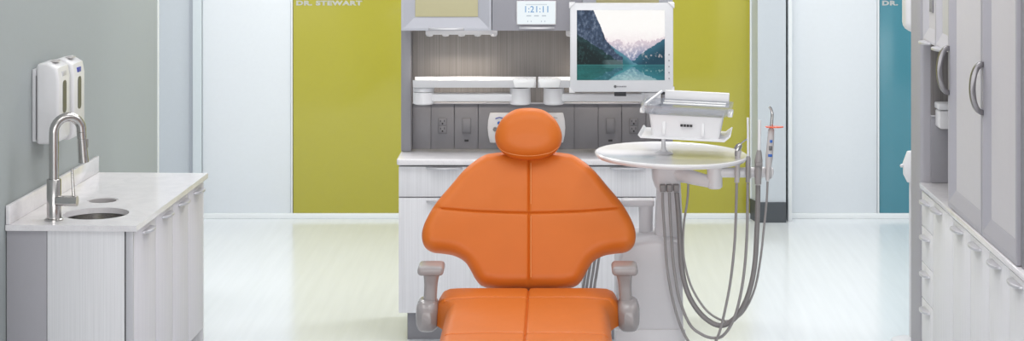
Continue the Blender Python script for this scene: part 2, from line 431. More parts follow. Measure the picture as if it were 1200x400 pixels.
# ------------------------------------------------------------------ right cabinet run (faces -x at RX)
RX = 1.82
def rY(px): return F*RX/(px-CX)
g = 'base cabinets under the tall cupboard on the right'
E = [9.44, 9.16, 8.69, 8.32, 7.96, 7.60, 7.24]
desc = ['pale base cabinet with four stacked drawers at the far end of right run',
        'pale base cabinet door beside the stack of drawers, under the open niche',
        'pale base cabinet door second from the drawer stack, under the tall cupboard',
        'pale base cabinet door third from the drawer stack on the right',
        'pale base cabinet door fourth from the drawer stack on the right',
        'pale base cabinet door nearest the camera at the right edge']
for i in range(6):
    y1, y0 = E[i], E[i+1]
    c = thing('base_cabinet', desc[i], 'cabinet', (RX+.3, (y0+y1)/2, 0), g)
    MB().box(RX+.023, RX+.60, y0+.001, y1-.001, .10, ZT-TH-.001).box(RX+.08, RX+.60, y0+.001, y1-.001, 0, .10).build('carcass', M['grey_mid'], c)
    if i == 0:
        zz = [ZT-TH-.012, .692, .512, .332, .105]
        for k in range(4):
            d = MB().box(RX, RX+.021, y0+.003, y1-.003, zz[k+1]+.002, zz[k]-.002, .002).build('drawer', M['lam'], c)
            MB().halfmoon((RX+.002, (y0+y1)/2, zz[k]-.045), EY, -EX, .15, .04, .012).build('handle', M['handle'], d)
    else:
        d = MB().box(RX, RX+.021, y0+.0032, y1-.0032, .105, ZT-TH-.012, .002).build('door', M['lam'], c)
        MB().halfmoon((RX+.002, y1-.14, ZT-TH-.045), EY, -EX, .17, .042, .012).build('handle', M['handle'], d)
wt = thing('worktop', 'white worktop in the niche of the right cabinet run', 'worktop', (RX+.3, 8.3, ZT-TH))
MB().box(RX-.012, RX+.6, 7.24, 9.44, ZT-TH, ZT, .003).build('slab', M['quartz'], wt)
# end panel at the far end
ep = thing('cabinet_end_panel', 'full height grey end panel at the far end of right cabinets', 'panel', (RX+.3, 9.6, 0))
MB().box(RX-.005, RX+.6, 9.445, 9.72, 0, 2.9, .02, 4).build('post', M['grey'], ep)
MB().box(RX+.045, RX+.6, 9.425, 9.444, 1.245, 1.70, .002).build('upper_lining', M['lam_dark'], ep)
MB().box(RX+.045, RX+.6, 9.425, 9.444, ZT+.001, 1.24, .002).build('lower_lining', M['grey_mid'], ep)
MB().box(RX+.045, RX+.6, 9.418, 9.444, 1.2402, 1.2448, .001).build('ledge', M['grey_light'], ep)
# niche back
MB().box(RX+.58, RX+.6, 8.80, 9.42, ZT+.001, 1.61).build('back_lining', M['grey_mid'], ep)
# white dispenser box in the niche
b_ = thing('cup_dispenser', 'small white box dispenser mounted in the niche of right cabinets', 'dispenser', (RX+.15, 9.35, 1.19))
MB().prism(rrect(-.07, .10, 0, .09, .012), (RX+.135, 9.424, 1.19), EX, EZ, -EY, .10, .004).build('body', M['plastic'], b_)
MB().box(RX+.06, RX+.24, 9.318, 9.424, 1.284, 1.315, .006).build('lid', M['plastic_warm'], b_)
MB().tube([(RX+.15, 9.323, 1.225), (RX+.15, 9.30, 1.225)], [.018, .012], 14).build('knob', M['plastic_warm'], b_)
# upper cabinets above niche
UZ = 1.622
for i, (y1, y0, ds) in enumerate(((9.42, 9.10, 'framed grey wall cabinet above the niche, next to the far end panel'), (9.095, 8.79, 'framed grey wall cabinet above the niche, touching the tall cupboard'))):
    c = thing('wall_cabinet', ds, 'cabinet', (RX+.2, (y0+y1)/2, UZ), 'wall cabinets above the right niche')
    MB().box(RX+.026, RX+.38, y0+.001, y1-.001, UZ, 2.85).build('carcass', M['grey'], c)
    d = MB().frame((RX+.025, 0, 0), EY, EZ, -EX, y0+.002, y1-.002, UZ+.002, 2.85, [(0, 0), (0, .024), (.012, .024), (.07, .006), (.07, 0)]).build('door', M['alu'], c, smooth=False)
    MB().box(RX+.019, RX+.024, y0+.071, y1-.071, UZ+.07, 2.79).build('door_pane', M['grey_light'] if i else M['door_panel'], d)
    MB().halfmoon((RX+.0, (y0+y1)/2+.02, UZ-.004), EY, -EX, .16, .045, .012).build('handle', M['handle'], d)
    if i == 0:
        MB().box(RX+.012, RX+.0185, (y0+y1)/2-.03, (y0+y1)/2+.05, 1.775, 1.86, .003).build('door_switch', M['grey_mid'], d)
# tall cupboard standing on the worktop
c = thing('tall_cupboard', 'tall grey framed double door cupboard standing on the right worktop', 'cupboard', (RX+.3, 8.1, ZT))
TY1, TY0 = 8.78, 7.455
MB().box(RX+.026, RX+.58, TY0, TY1, ZT+.001, 2.9, .004).build('carcass', M['grey_mid'], c)
ym = 8.075
for y0, y1 in ((ym, TY1), (TY0, ym)):
    d = MB().frame((RX+.025, 0, 0), EY, EZ, -EX, y0+.004, y1-.004, ZT+.006, 2.88, [(0, 0), (0, .03), (.022, .03), (.085, .010), (.085, 0)]).build('door', M['alu_dark'], c, smooth=False)
    MB().box(RX+.016, RX+.024, y0+.086, y1-.086, ZT+.088, 2.80).build('door_panel', M['door_panel'], d)
    # arched blade handle
    hz = 1.545; hl = .115; yh = y1-.02
    out = [(hl*math.cos(a), .058*math.sin(a)**.85) for a in [PI*k/20 for k in range(21)]]
    inn = [(hl*.80*math.cos(a), .034*math.sin(a)**.85) for a in [PI*k/20 for k in range(20, -1, -1)]]
    MB().prism(out+inn, (RX-.004, yh-.014, hz), EZ, -EX, EY, .03, .002).build('handle', M['pull'], d)
tag(MB().box(RX+.01, RX+.6, 7.22, 7.45, ZT+.001, 2.9, .004).build('filler_panel', M['grey_mid']), 'dark grey filler panel beside the tall cupboard at the right edge', 'panel')
# white things mounted behind the far end panel
wu = thing('paper_towel_dispenser', 'white rounded unit on the far face of the right end panel, high up', 'dispenser', (RX+.15, 9.80, 1.63))
MB().box(RX-.024, RX+.32, 9.7205, 9.90, 1.63, 2.2, .05, 4).build('cover', M['plastic'], wu)
MB().box(RX+.04, RX+.26, 9.901, 9.912, 1.70, 2.05, .004).build('front_panel', M['plastic_warm'], wu)
ar = thing('assistant_arm', 'white rounded bracket on a slim pole behind the right end panel', 'bracket', (RX+.02, 9.8, 0))
MB().lathe([(0, 0), (.10, 0), (.10, .012), (.02, .03), (0, .03)], (RX+.02, 9.84, 0)).build('foot', M['plastic_warm'], ar)
MB().tube([(RX+.032, 9.84, .02), (RX+.032, 9.84, .86)], .021, 14).build('pole', M['plastic_warm'], ar)
MB().lathe([(0, .84), (.03, .84), (.05, .88), (.052, .94), (.03, 1.0), (0, 1.005)], (RX+.03, 9.84, 0), n=24).build('head', M['plastic'], ar)
MB().tube([(RX-.01, 9.84, .93), (RX-.035, 9.83, .925)], [.012, .008], 10).build('hook', M['plastic_warm'], ar)

# ------------------------------------------------------------------ rear console
CYF = 9.82; s = F/CYF; KZ = .965; KT = .032
def kx(px): return PX(px, CYF)
def kz(py): return PZ(py, CYF)
KB = 10.14                                   # niche back face
xe = [kx(467), kx(574.5), kx(682), kx(789.5)]
g = 'console base cabinets behind the chair'
ds = ['grain front console base cabinet at the left, with drawer handle in view', 'grain front console base cabinet in the middle, mostly behind the chair back', 'grain front console base cabinet at the right, behind the round tray']
for i in range(3):
    x0, x1 = xe[i], xe[i+1]
    c = thing('console_cabinet', ds[i], 'cabinet', ((x0+x1)/2, 10.1, 0), g)
    MB().box(x0+.001, x1-.001, CYF+.023, 10.43, .157, KZ-KT-.001).box(x0+.04 if i == 0 else x0+.001, x1-.001, CYF+.08, 10.40, 0, .157).build('carcass', M['grey_mid'], c)
    zs = kz(231.5)
    d = MB().box(x0+.001, x1-.001, CYF, CYF+.022, zs+.003, KZ-KT-.010, .002).build('drawer', M['lam'], c)
    MB().halfmoon(((x0+x1)/2, CYF+.002, KZ-KT-.022), EX, -EY, .19, .035, .010).build('handle', M['handle'], d)
    d = MB().box(x0+.001, x1-.001, CYF, CYF+.022, .157, zs-.003, .002).build('door', M['lam'], c)
    MB().halfmoon(((x0+x1)/2, CYF+.002, zs-.026), EX, -EY, .19, .035, .010).build('handle', M['handle'], d)
tag(MB().prism(rrect(kx(465), kx(792), CYF-.02, KB+.03, .02), (0, 0, KZ-KT), EX, EY, EZ, KT, .006, 3).build('worktop', M['quartz']), 'white worktop of the rear console behind the orange chair', 'worktop')
UY = 9.92
def ux(px): return PX(px, UY)
def uz(py): return PZ(py, UY)
fr = thing('console_surround', 'grey rear surround with textured back panel and two side posts', 'panel', (0, 10.3, KZ))
X0, X1 = PX(470, 10.06), PX(788.5, 10.06)
XI0, XI1 = PX(481.5, 10.06), PX(776.5, 10.06)
MB().box(X0, XI0, 10.06, 10.45, KZ+.001, 2.9, .004).build('side_post', M['post'], fr)
MB().box(XI1, X1, 10.06, 10.45, KZ+.001, 2.9, .004).build('side_post', M['post'], fr)
zl = PZ(121, KB)
MB().box(XI0+.001, XI1-.001, KB+.012, 10.43, zl+.004, 2.88).build('back_panel', M['lam_tex'], fr)
MB().box(XI0+.001, XI1-.001, KB-.006, KB+.03, zl-.004, zl+.004, .001).build('ledge', M['grey_light'], fr)
seam = [XI0+.001]+[PX(p, KB) for p in (505, 532.5, 560.5, 673, 701, 728.5, 757)]+[XI1-.001]
m = MB()
for a, b in zip(seam[:-1], seam[1:]):
    m.box(a+.0015, b-.0015, KB, KB+.02, KZ+.001, zl-.005, .001)
m.box(XI0+.001, XI1-.001, KB+.012, 10.43, KZ+.001, zl-.006)
m.build('service_panels', M['service'], fr)
# outlets and switches
def outlet(px0, px1, lab):
    x0, x1 = PX(px0, KB), PX(px1, KB); z0, z1 = PZ(157, KB), PZ(138, KB)
    t = thing('power_outlet', lab, 'outlet', ((x0+x1)/2, KB, z0), 'outlets on the console')
    MB().prism(rrect(x0, x1, z0, z1, .004), (0, KB-.0005, 0), EX, EZ, -EY, .004, .001).build('cover_plate', M['plate_grey'], t)
    for k in (0, 1):
        zc = z0+(z1-z0)*(.28+.46*k); xc = (x0+x1)/2
        MB().box(x0+.006, x1-.006, KB-.0065, KB-.0047, zc-.017, zc+.017, .0006).build('socket', M['service'], t)
        MB().box(xc-.012, xc-.009, KB-.0078, KB-.0068, zc, zc+.010).box(xc+.009, xc+.012, KB-.0078, KB-.0068, zc, zc+.012).lathe([(0, KB-.0078), (.0045, KB-.0078), (.0045, KB-.0068), (0, KB-.0068)], (xc, 0, zc-.009), 'Y', 12).build('slots', M['black'], t)
def switch(px0, px1, lab):
    x0, x1 = PX(px0, KB), PX(px1, KB); z0, z1 = PZ(157, KB), PZ(138, KB)
    t = thing('wall_switch', lab, 'switch', ((x0+x1)/2, KB, z0), 'switches on the console')
    MB().prism(rrect(x0, x1, z0, z1, .004), (0, KB-.0005, 0), EX, EZ, -EY, .004, .001).build('cover_plate', M['plate_grey'], t)
    MB().box(x0+.004, x1-.004, KB-.0075, KB-.0047, z0+.012, z1-.006, .0012).build('rocker', M['service'], t)
    xc = (x0+x1)/2
    MB().box(xc-.011, xc+.011, KB-.0022, KB-.0003, PZ(166, KB), PZ(163.6, KB), .0005).build('name_tag', M['dark'], t)
outlet(513.3, 524, 'grey power outlet on the console at the left of the headrest')
switch(541.5, 552, 'grey blank switch plate between the left outlet and the headrest')
switch(710, 720.5, 'grey blank switch plate under the monitor')
outlet(737.3, 748, 'grey power outlet on the console at right, below the monitor')
# control panel behind headrest
cp = thing('control_panel', 'white rounded control panel on the console behind the headrest', 'control panel', (PX(617, KB), KB, PZ(167, KB)))
x0, x1, z0, z1 = PX(571.5, KB), PX(662.5, KB), PZ(167, KB), PZ(132, KB)
o_ = [(x0+.012, z0), (x1-.012, z0), (x1-.003, (z0*.75+z1*.25)), (x1, (z0+z1)/2), (x1-.003, z0*.25+z1*.75), (x1-.012, z1), (x0+.012, z1), (x0+.003, z0*.25+z1*.75), (x0, (z0+z1)/2), (x0+.003, z0*.75+z1*.25)]
MB().prism(o_, (0, KB-.001, 0), EX, EZ, -EY, .014, .004).build('face_plate', M['plastic'], cp)
for px in (580.5, 653.5):
    MB().lathe([(0, KB-.028), (.010, KB-.028), (.013, KB-.02), (.013, KB-.0155), (0, KB-.0155)], (PX(px, KB), 0, PZ(151, KB)), 'Y', 20).build('gauge_port', M['hose_dark'], cp)
for px in (585, 649):
    MB().lathe([(0, KB-.022), (.008, KB-.022), (.010, KB-.0155), (0, KB-.0155)], (PX(px, KB), 0, PZ(144, KB)), 'Y', 16).build('push_button', M['blue'] if px < 600 else M['grey_plastic'], cp)
    MB().prism([(-.02, 0), (0, .008), (.02, .004), (.02, .009), (0, .013), (-.02, .006)], (PX(px, KB), KB-.0155, PZ(139.5, KB)), EX, EZ, -EY, .001).build('printed_mark', M['blue_label'] if px < 600 else M['grey_plastic'], cp)
# upper cabinets
def upper_glass(px0, px1, lab):
    x0, x1 = ux(px0), ux(px1); zb = uz(36)
    c = thing('console_wall_cabinet', lab, 'cabinet', ((x0+x1)/2, 10.0, zb), 'framed cabinets over the console')
    MB().box(x0+.001, x1-.001, UY+.031, 10.058, zb, 2.75).build('carcass', M['grey'], c)
    d = MB().frame((0, UY+.03, 0), EX, EZ, -EY, x0+.001, x1-.001, zb, 2.75, [(0, 0), (0, .03), (.012, .03), (.072, .004), (.072, 0)]).build('door', M['frame_alu'], c, smooth=False)
    MB().box(x0+.073, x1-.073, UY+.022, UY+.03, zb+.072, 2.68).build('glass_pane', M['yellow_glass'], d)
    MB().halfmoon(((x0+x1)/2, UY+.001, zb+.004), EX, -EY, .19, .025, .012).build('handle', M['handle'], d)
upper_glass(470, 576, 'wall cabinet with yellow glass door above the left shelf arm')
upper_glass(682.5, 788.5, 'wall cabinet with yellow glass door behind the top of the monitor')
x0, x1 = ux(576), ux(682.5); zb = uz(36)
c = thing('console_wall_cabinet', 'plain grey flap cabinet holding the white digital clock', 'cabinet', ((x0+x1)/2, 10.0, zb))
MB().box(x0+.001, x1-.001, UY+.022, 10.058, zb, 2.75).build('carcass', M['grey'], c)
d = MB().box(x0+.003, x1-.001, UY, UY+.021, zb, 2.74, .002).build('door', M['flap'], c)
MB().halfmoon((ux(629), UY+.001, uz(34)), EX, -EY, .19, .028, .012).build('handle', M['handle'], d)
# clock display
t = thing('digital_clock', 'white digital clock screen showing 1:21:11 above the console', 'clock', (ux(628.5), UY, uz(28)))
MB().box(ux(605.5), ux(651.5), UY-.014, UY-.0005, uz(28.6), uz(1), .002).build('casing', M['plastic'], t)
sc_ = MB().box(ux(606.5), ux(650.5), UY-.0155, UY-.0142, uz(27.8), uz(1.6)).build('screen', M['screen_white'], t)
zc = UY-.0158
text('clock_digits', '1:21:11', .048, (ux(629), zc, uz(14.2)), M['digit'], sc_, .0006, sx=1.0, align='CENTER')
m = MB()
for a, b in ((617, 622.5), (626, 631.5), (635, 640)): m.box(ux(a), ux(b), zc-.0004, zc, uz(19), uz(17.6))
m.box(ux(616), ux(641), zc-.0004, zc, uz(5.4), uz(4.7))
for a in (618, 622, 634, 638): m.box(ux(a), ux(a+1), zc-.0004, zc, uz(25.6), uz(24))
m.build('small_print', M['digit_grey'], sc_)
# under-cabinet lights
for px0, px1, lab in ((499, 583, 'white under-cabinet strip light over the left shelf arm'), (663, 758, 'white under-cabinet strip light behind the monitor')):
    yl = 10.02
    xa, xb = PX(px0, yl), PX(px1, yl); za, zb2 = PZ(43, yl), uz(36)-.001
    t = thing('strip_light', lab, 'light', ((xa+xb)/2, yl, za), 'strip lights under the cabinets')
    MB().box(xa, xb, yl-.02, yl+.02, za+.012, zb2, .002).build('housing', M['plastic'], t)
    n = 5
    for k in range(n):
        xc = xa+.02+(xb-xa-.04)*k/(n-1)
        MB().lathe([(0, za), (.016, za+.003), (.02, za+.0118), (0, za+.0118)], (xc, yl, 0), n=16).build('lamp_lens', M['plastic_warm'], t)
# swing shelf arms
AY = 9.97
def ax_(p): return PX(p, AY)
def az_(p): return PZ(p, AY)
def shelf_arm(mir, lab, L):
    f = (lambda p: p) if not mir else (lambda p: 1258.5-p)
    t = thing('shelf_arm', lab, 'shelf arm', (ax_(f(610)), AY, az_(122)), 'white swing arms with shelves on the console')
    r = (ax_(509)-ax_(484))/2
    MB().lathe([(0, az_(122)), (r-.008, az_(122)), (r, az_(120.5)), (r, az_(107.6)), (0, az_(107.6))], (ax_(f(496.5)), AY, 0)).build('wall_hub', M['plastic'], t)
    MB().lathe([(0, az_(107.0)), (r, az_(107.0)), (r, az_(103)), (r-.006, az_(101.5)), (0, az_(101.5))], (ax_(f(496.5)), AY, 0)).build('hub_cap', M['plastic_warm'], t)
    a, b = sorted((ax_(f(504)), ax_(f(602))))
    MB().box(a, b, AY-.035, AY+.035, az_(118.5), az_(109), .008, 3).build('lower_arm', M['plastic'], t)
    MB().lathe([(0, az_(122)), (r-.006, az_(122)), (r, az_(120.5)), (r*.97, az_(102.6)), (0, az_(102.6))], (ax_(f(609.5)), AY, 0)).build('elbow_hub', M['plastic'], t)
    # shelf: shallow tray, flared front lip
    a, b = sorted((ax_(f(485)), ax_(f(628))))
    zb_, zt_ = az_(101.3), az_(92)
    pr = [(-.085, zt_), (-.06, zb_), (.06, zb_), (.085, zt_), (.078, zt_), (.055, zb_+.008), (-.055, zb_+.008), (-.078, zt_)]
    MB().prism(pr, (a, AY, 0), EY, EZ, EX, b-a, .0015).build('shelf_tray', M['plastic'], t)
    # rippled end clip over the elbow
    lo, hi = sorted((ax_(f(601)), ax_(f(628))))
    o2 = []
    for k in range(17):
        u = k/16; o2.append((lo+(hi-lo)*u, zt_+.006+.007*math.sin(u*3*PI)**2))
    o2 += [(hi-.012, zb_+.004), (lo+.012, zb_+.004)]
    MB().prism(o2, (0, AY-.092, 0), EX, EZ, EY, .012, .002).build('end_clip', M['shelf_clear'], t)
shelf_arm(False, 'white swing arm with shallow shelf tray, left of the headrest', 0)
shelf_arm(True, 'white swing arm with shallow shelf tray, behind and below the monitor', 0)

# ------------------------------------------------------------------ monitor
MY = 9.72
def mx_(p): return PX(p, MY)
def mz_(p): return PZ(p, MY)
t = thing('monitor', 'white framed square monitor showing a mountain lake picture', 'monitor', (mx_(728), MY, mz_(112)))
MB().prism(rrect(mx_(668), mx_(789), mz_(108), mz_(4), .012), (0, MY+.05, 0), EX, EZ, -EY, .05, .004).build('bezel', M['plastic_warm'], t)
MB().box(mx_(680), mx_(777), MY+.0505, MY+.085, mz_(96), mz_(14), .01).build('rear_housing', M['plastic_warm'], t)
for (a, b, c_, d_) in ((667, 674, 3, 10), (783, 790.3, 3, 10), (667, 674, 102, 109), (783, 790.3, 102, 109)):
    lx, hx, lz, hz_ = mx_(a), mx_(b), mz_(d_), mz_(c_)
    left = a < 700; top = c_ < 50
    tri = [(lx if left else hx, hz_ if top else lz), (hx if left else lx, hz_ if top else lz), (lx if left else hx, lz if top else hz_)]
    MB().prism(tri, (0, MY+.052, 0), EX, EZ, -EY, .057, .002).build('corner_bumper', M['plastic'], t)
for k in range(5):
    MB().lathe([(0, MY-.003), (.0035, MY-.003), (.0035, MY-.0003), (0, MY-.0003)], (mx_(784), 0, mz_(64+7*k)), 'Y', 10).build('button', M['grey_mid'], t)
MB().lathe([(0, MY-.002), (.0075, MY-.002), (.0075, MY-.0003), (0, MY-.0003)], (mx_(721), 0, mz_(101.5)), 'Y', 16).build('logo_badge', M['slot'], t)
m = MB()
for k in range(6): m.box(mx_(723+1.9*k), mx_(724.5+1.9*k), MY-.0015, MY-.0003, mz_(102.3), mz_(100.8))
m.build('maker_mark', M['grey_mid'], t)
MB().box(mx_(720), mx_(734), MY+.005, MY+.045, mz_(113), mz_(108.2), .002).build('mount_block', M['dark'], t)
MB().box(mx_(775), mx_(781), MY+.008, MY+.03, mz_(111), mz_(108.2), .002).build('side_latch', M['dark'], t)
MB().tube([(mx_(727), MY+.055, mz_(60)), (mx_(727), MY+.14, mz_(70)), (mx_(727), MY+.16, az_(101)+.03), (mx_(727), AY-.02, az_(101)+.016)], .02, 14).build('mount_arm', M['grey_mid'], t)
# picture on the screen
def smooth(a, b, x):
    k = max(0, min(1, (x-a)/(b-a))); return k*k*(3-2*k)
def mixc(a, b, t_): return tuple(a[i]+(b[i]-a[i])*t_ for i in range(3))
def interp(pts, x):
    if x <= pts[0][0]: return pts[0][1]
    for (a, fa), (b, fb) in zip(pts[:-1], pts[1:]):
        if x <= b: return fa+(fb-fa)*(x-a)/(b-a)
    return pts[-1][1]
def fbm(x, y, o=4): return noise.fractal(Vector((x, y, 3.3)), .8, 2.1, o)
def pic(px, py):
    """px 676..779, py 12..94"""
    if py > 75.6:
        d = (py-75.6); q = land(px+fbm(px*.12, py*.5)*1.5, 75.6-d*1.35)
        w = (46, 138, 138)
        base = mixc(q, w, .42+.12*fbm(px*.05, py*.9))
        if px < 722: base = mixc(base, (30, 112, 108), .45*smooth(722, 690, px))
        return mixc(base, (120, 180, 180), .25*smooth(2.0, 0, d))
    return land(px, py)
def land(px, py):
    n = fbm(px*.16, py*.16); n2 = fbm(px*.34+9, py*.26, 4)
    sky = mixc((252, 250, 247), (236, 222, 226), smooth(30, 62, py+6*n))
    c_ = mixc(sky, (255, 252, 250), .5*smooth(.1, .5, n))
    # distant peaks
    dm = interp([(706, 44), (716, 49), (724, 46), (732, 51), (741, 50), (752, 47), (762, 49), (779, 44)], px)+2.5*n2
    if py > dm:
        k = smooth(dm, dm+22, py)
        c_ = mixc((214, 200, 208), (128, 138, 168), k)
        c_ = mixc(c_, (244, 238, 240), .7*smooth(.0, .9, n2+.3*math.exp(-((px-737)/12)**2)))
    # right slope
    rs = interp([(738, 74), (746, 68), (755, 60), (766, 54), (779, 45)], px)+1.2*n2
    if py > rs and px > 738:
        c_ = mixc((46, 96, 116), (24, 62, 80), smooth(rs, rs+18, py))
        c_ = mixc(c_, (196, 178, 178), .8*smooth(.15, .4, n2-.08*abs(py-65))*smooth(748, 756, px))
    # middle blue ridge
    mr = interp([(712, 50), (722, 58), (732, 65), (742, 73), (748, 76)], px)+.8*n2
    if py > mr and px < 748:
        c_ = mixc((84, 132, 150), (40, 100, 110), smooth(mr, mr+9, py))
    # left cliff
    cl = interp([(676, 2), (695, 11), (700, 22), (705, 33), (709, 45), (714, 52), (722, 62), (733, 70), (742, 76)], px)+1.4*n2
    if py > cl and px < 730:
        k = n2
        c_ = mixc((58, 74, 98), (120, 132, 152), smooth(-.1, 1.1, k))
        c_ = mixc(c_, (38, 50, 70), smooth(.0, -.9, k))
        fo = interp([(676, 40), (690, 48), (704, 58), (716, 66), (728, 74)], px)+2*n2
        if py > fo: c_ = mixc((24, 52, 56), (14, 32, 34), smooth(fo, fo+14, py)); c_ = mixc(c_, (52, 84, 84), .5*smooth(.1, .5, n2))
        if py > 70 and px > 704: c_ = mixc(c_, (112, 128, 130), .6*smooth(704, 712, px))
    return c_
NX, NZ = 206, 164
me = bpy.data.meshes.new('screen'); vs = []; fs = []; cols = []
for j in range(NZ+1):
    for i in range(NX+1):
        px = 676+103*i/NX; py = 12+82*j/NZ
        vs.append((mx_(px), MY-.001, mz_(py))); cols.append(pic(px, py))
for j in range(NZ):
    for i in range(NX):
        a = j*(NX+1)+i; fs.append((a, a+NX+1, a+NX+2, a+1))
wl = wmat(t).inverted()
me.from_pydata([wl @ Vector(v) for v in vs], [], fs)
at = me.color_attributes.new('pic', 'FLOAT_COLOR', 'POINT')
for k, c_ in enumerate(cols): at.data[k].color = lin([max(0, min(255, v)) for v in c_])
me.materials.append(M['picture'])
so = bpy.data.objects.new('screen', me); COL.objects.link(so); so.parent = t

# ------------------------------------------------------------------ orange chair
CXc = -.123
chair = thing('dental_chair', 'orange leather dental chair with grey armrests in front of the console', 'chair', (CXc, 7.2, 0))
TH_R = math.radians(24)
P0 = Vector((0, 7.45, .85)); UPV = Vector((0, math.sin(TH_R), math.cos(TH_R))); NF = Vector((0, -math.cos(TH_R), math.sin(TH_R)))
def on_plane(px, py, P0, N):
    d = Vector(((px-CX)/F, 1, -(py-CY)/F)); o = Vector((0, 0, CH))
    t_ = (P0-o).dot(N)/d.dot(N); return o+d*t_
def resample(pts, n):
    L = [0]
    for a, b in zip(pts, pts[1:]+pts[:1]): L.append(L[-1]+math.dist(a, b))
    out = []; T = L[-1]; k = 0; P_ = pts+[pts[0]]
    for i in range(n):
        q = T*i/n
        while L[k+1] < q: k += 1
        u = (q-L[k])/(L[k+1]-L[k]); out.append((P_[k][0]+(P_[k+1][0]-P_[k][0])*u, P_[k][1]+(P_[k+1][1]-P_[k][1])*u))
    return out
def closed_spline(pts, k=8):
    n = len(pts); out = []
    for i in range(n):
        p0, p1, p2, p3 = [Vector((*pts[(i+j-1) % n], 0)) for j in range(4)]
        for j in range(k):
            t_ = j/k; v = .5*((2*p1)+(p2-p0)*t_+(2*p0-5*p1+4*p2-p3)*t_*t_+(3*p1-p0-3*p2+p3)*t_**3); out.append((v.x, v.y))
    return out
def seg_d(p, a, b):
    ax, ay = a; bx_, by = b; dx, dy = bx_-ax, by-ay; L2 = dx*dx+dy*dy or 1e-12
    t_ = max(0, min(1, ((p[0]-ax)*dx+(p[1]-ay)*dy)/L2)); return math.hypot(p[0]-ax-t_*dx, p[1]-ay-t_*dy)
def inside(p, poly):
    r = False; j = len(poly)-1
    for i in range(len(poly)):
        (xi, yi), (xj, yj) = poly[i], poly[j]
        if (yi > p[1]) != (yj > p[1]) and p[0] < (xj-xi)*(p[1]-yi)/(yj-yi)+xi: r = not r
        j = i
    return r
def cushion(name, outline, o, A, B, N, T, R, mat, parent, seams=(), depth=.012, width=.009, bulge=0, warp=None, step=.0085, back=.04, pillow=0):
    """padded cushion: 2-D outline (a,b); padded height T over N with rolled rim R; seams are polylines pressed into it"""
    out = resample(outline, 200)
    rings_ = []
    # inset rings built by triangulated grid: interior points + outline, Delaunay through mathutils
    from mathutils.geometry import delaunay_2d_cdt
    xs = [p[0] for p in out]; ys = [p[1] for p in out]
    pts = [Vector(p) for p in out]
    # graded inner rings near the rim
    n = len(out)
    cx = sum(xs)/n; cy = sum(ys)/n
    for ins in (.0015, .005, .010, .017, .026):
        for i in range(0, n):
            a, b = out[i-1], out[(i+1) % n]; tx, ty = b[0]-a[0], b[1]-a[1]; L = math.hypot(tx, ty) or 1
            q = (out[i][0]-ty/L*ins, out[i][1]+tx/L*ins)
            if not inside(q, out): q = (out[i][0]+ty/L*ins, out[i][1]-tx/L*ins)
            if inside(q, out) and min(seg_d(q, out[(i+k) % n], out[(i+k+1) % n]) for k in range(-14, 15)) > ins*.9: pts.append(Vector(q))
    nx = int((max(xs)-min(xs))/step); ny = int((max(ys)-min(ys))/step)
    for i in range(nx+1):
        for j in range(ny+1):
            q = (min(xs)+(max(xs)-min(xs))*(i+.5*(j % 2))/nx, min(ys)+(max(ys)-min(ys))*j/ny)
            if seams and min(seg_d(q, sm[k], sm[k+1]) for sm in seams for k in range(len(sm)-1)) < .019: continue
            if inside(q, out) and min(seg_d(q, out[k], out[(k+1) % n]) for k in range(0, n)) > .031: pts.append(Vector(q))
    for sm in seams:
        for (ax0, ay0), (bx0, by0) in zip(sm[:-1], sm[1:]):
            L = math.hypot(bx0-ax0, by0-ay0); tx, ty = (bx0-ax0)/L, (by0-ay0)/L
            for i in range(int(L/.006)+1):
                for off in (0, .0022, .0045, .0075, .012, .018, -.0022, -.0045, -.0075, -.012, -.018):
                    q = (ax0+tx*i*.006-ty*off, ay0+ty*i*.006+tx*off)
                    if inside(q, out) and min(seg_d(q, out[k], out[(k+1) % n]) for k in range(0, n)) > .028: pts.append(Vector(q))
    edges_ = [(i, (i+1) % n) for i in range(n)]
    V, E_, Fc, *_ = delaunay_2d_cdt(pts, edges_, [], 1, 1e-6)
    b = bmesh.new(); bv = []
    rim = []
    for v in V:
        p = (v.x, v.y); d = min(seg_d(p, out[k], out[(k+1) % n]) for k in range(n))
        u = min(d/R, 1); h = T*math.sqrt(max(0, 1-(1-u)**2))
        if pillow: h += pillow*min(1, d/.16)
        for sm in seams:
            ds_ = min(seg_d(p, sm[k], sm[k+1]) for k in range(len(sm)-1))
            h -= depth*math.exp(-(ds_/width)**2)*min(1, d/.012)+depth*.25*math.exp(-(ds_/(width*4))**2)*min(1, d/.04)
        w = warp(p) if warp else 0
        bv.append(b.verts.new(Vector(o)+Vector(A)*p[0]+Vector(B)*p[1]+Vector(N)*(h+w)))
        rim.append(d < 1e-5)
    for f in Fc:
        try: b.faces.new([bv[i] for i in f])
        except ValueError: pass
    # close the back
    be = [e for e in b.edges if len(e.link_faces) == 1]
    r = bmesh.ops.extrude_edge_only(b, edges=be)
    nv = [g_ for g_ in r['geom'] if isinstance(g_, bmesh.types.BMVert)]
    for v in nv: v.co -= Vector(N)*back
    bmesh.ops.holes_fill(b, edges=[e for e in b.edges if len(e.link_faces) == 1], sides=0)
    m = MB(); m._merge(b)
    return m.build(name, mat, parent, angle=80)
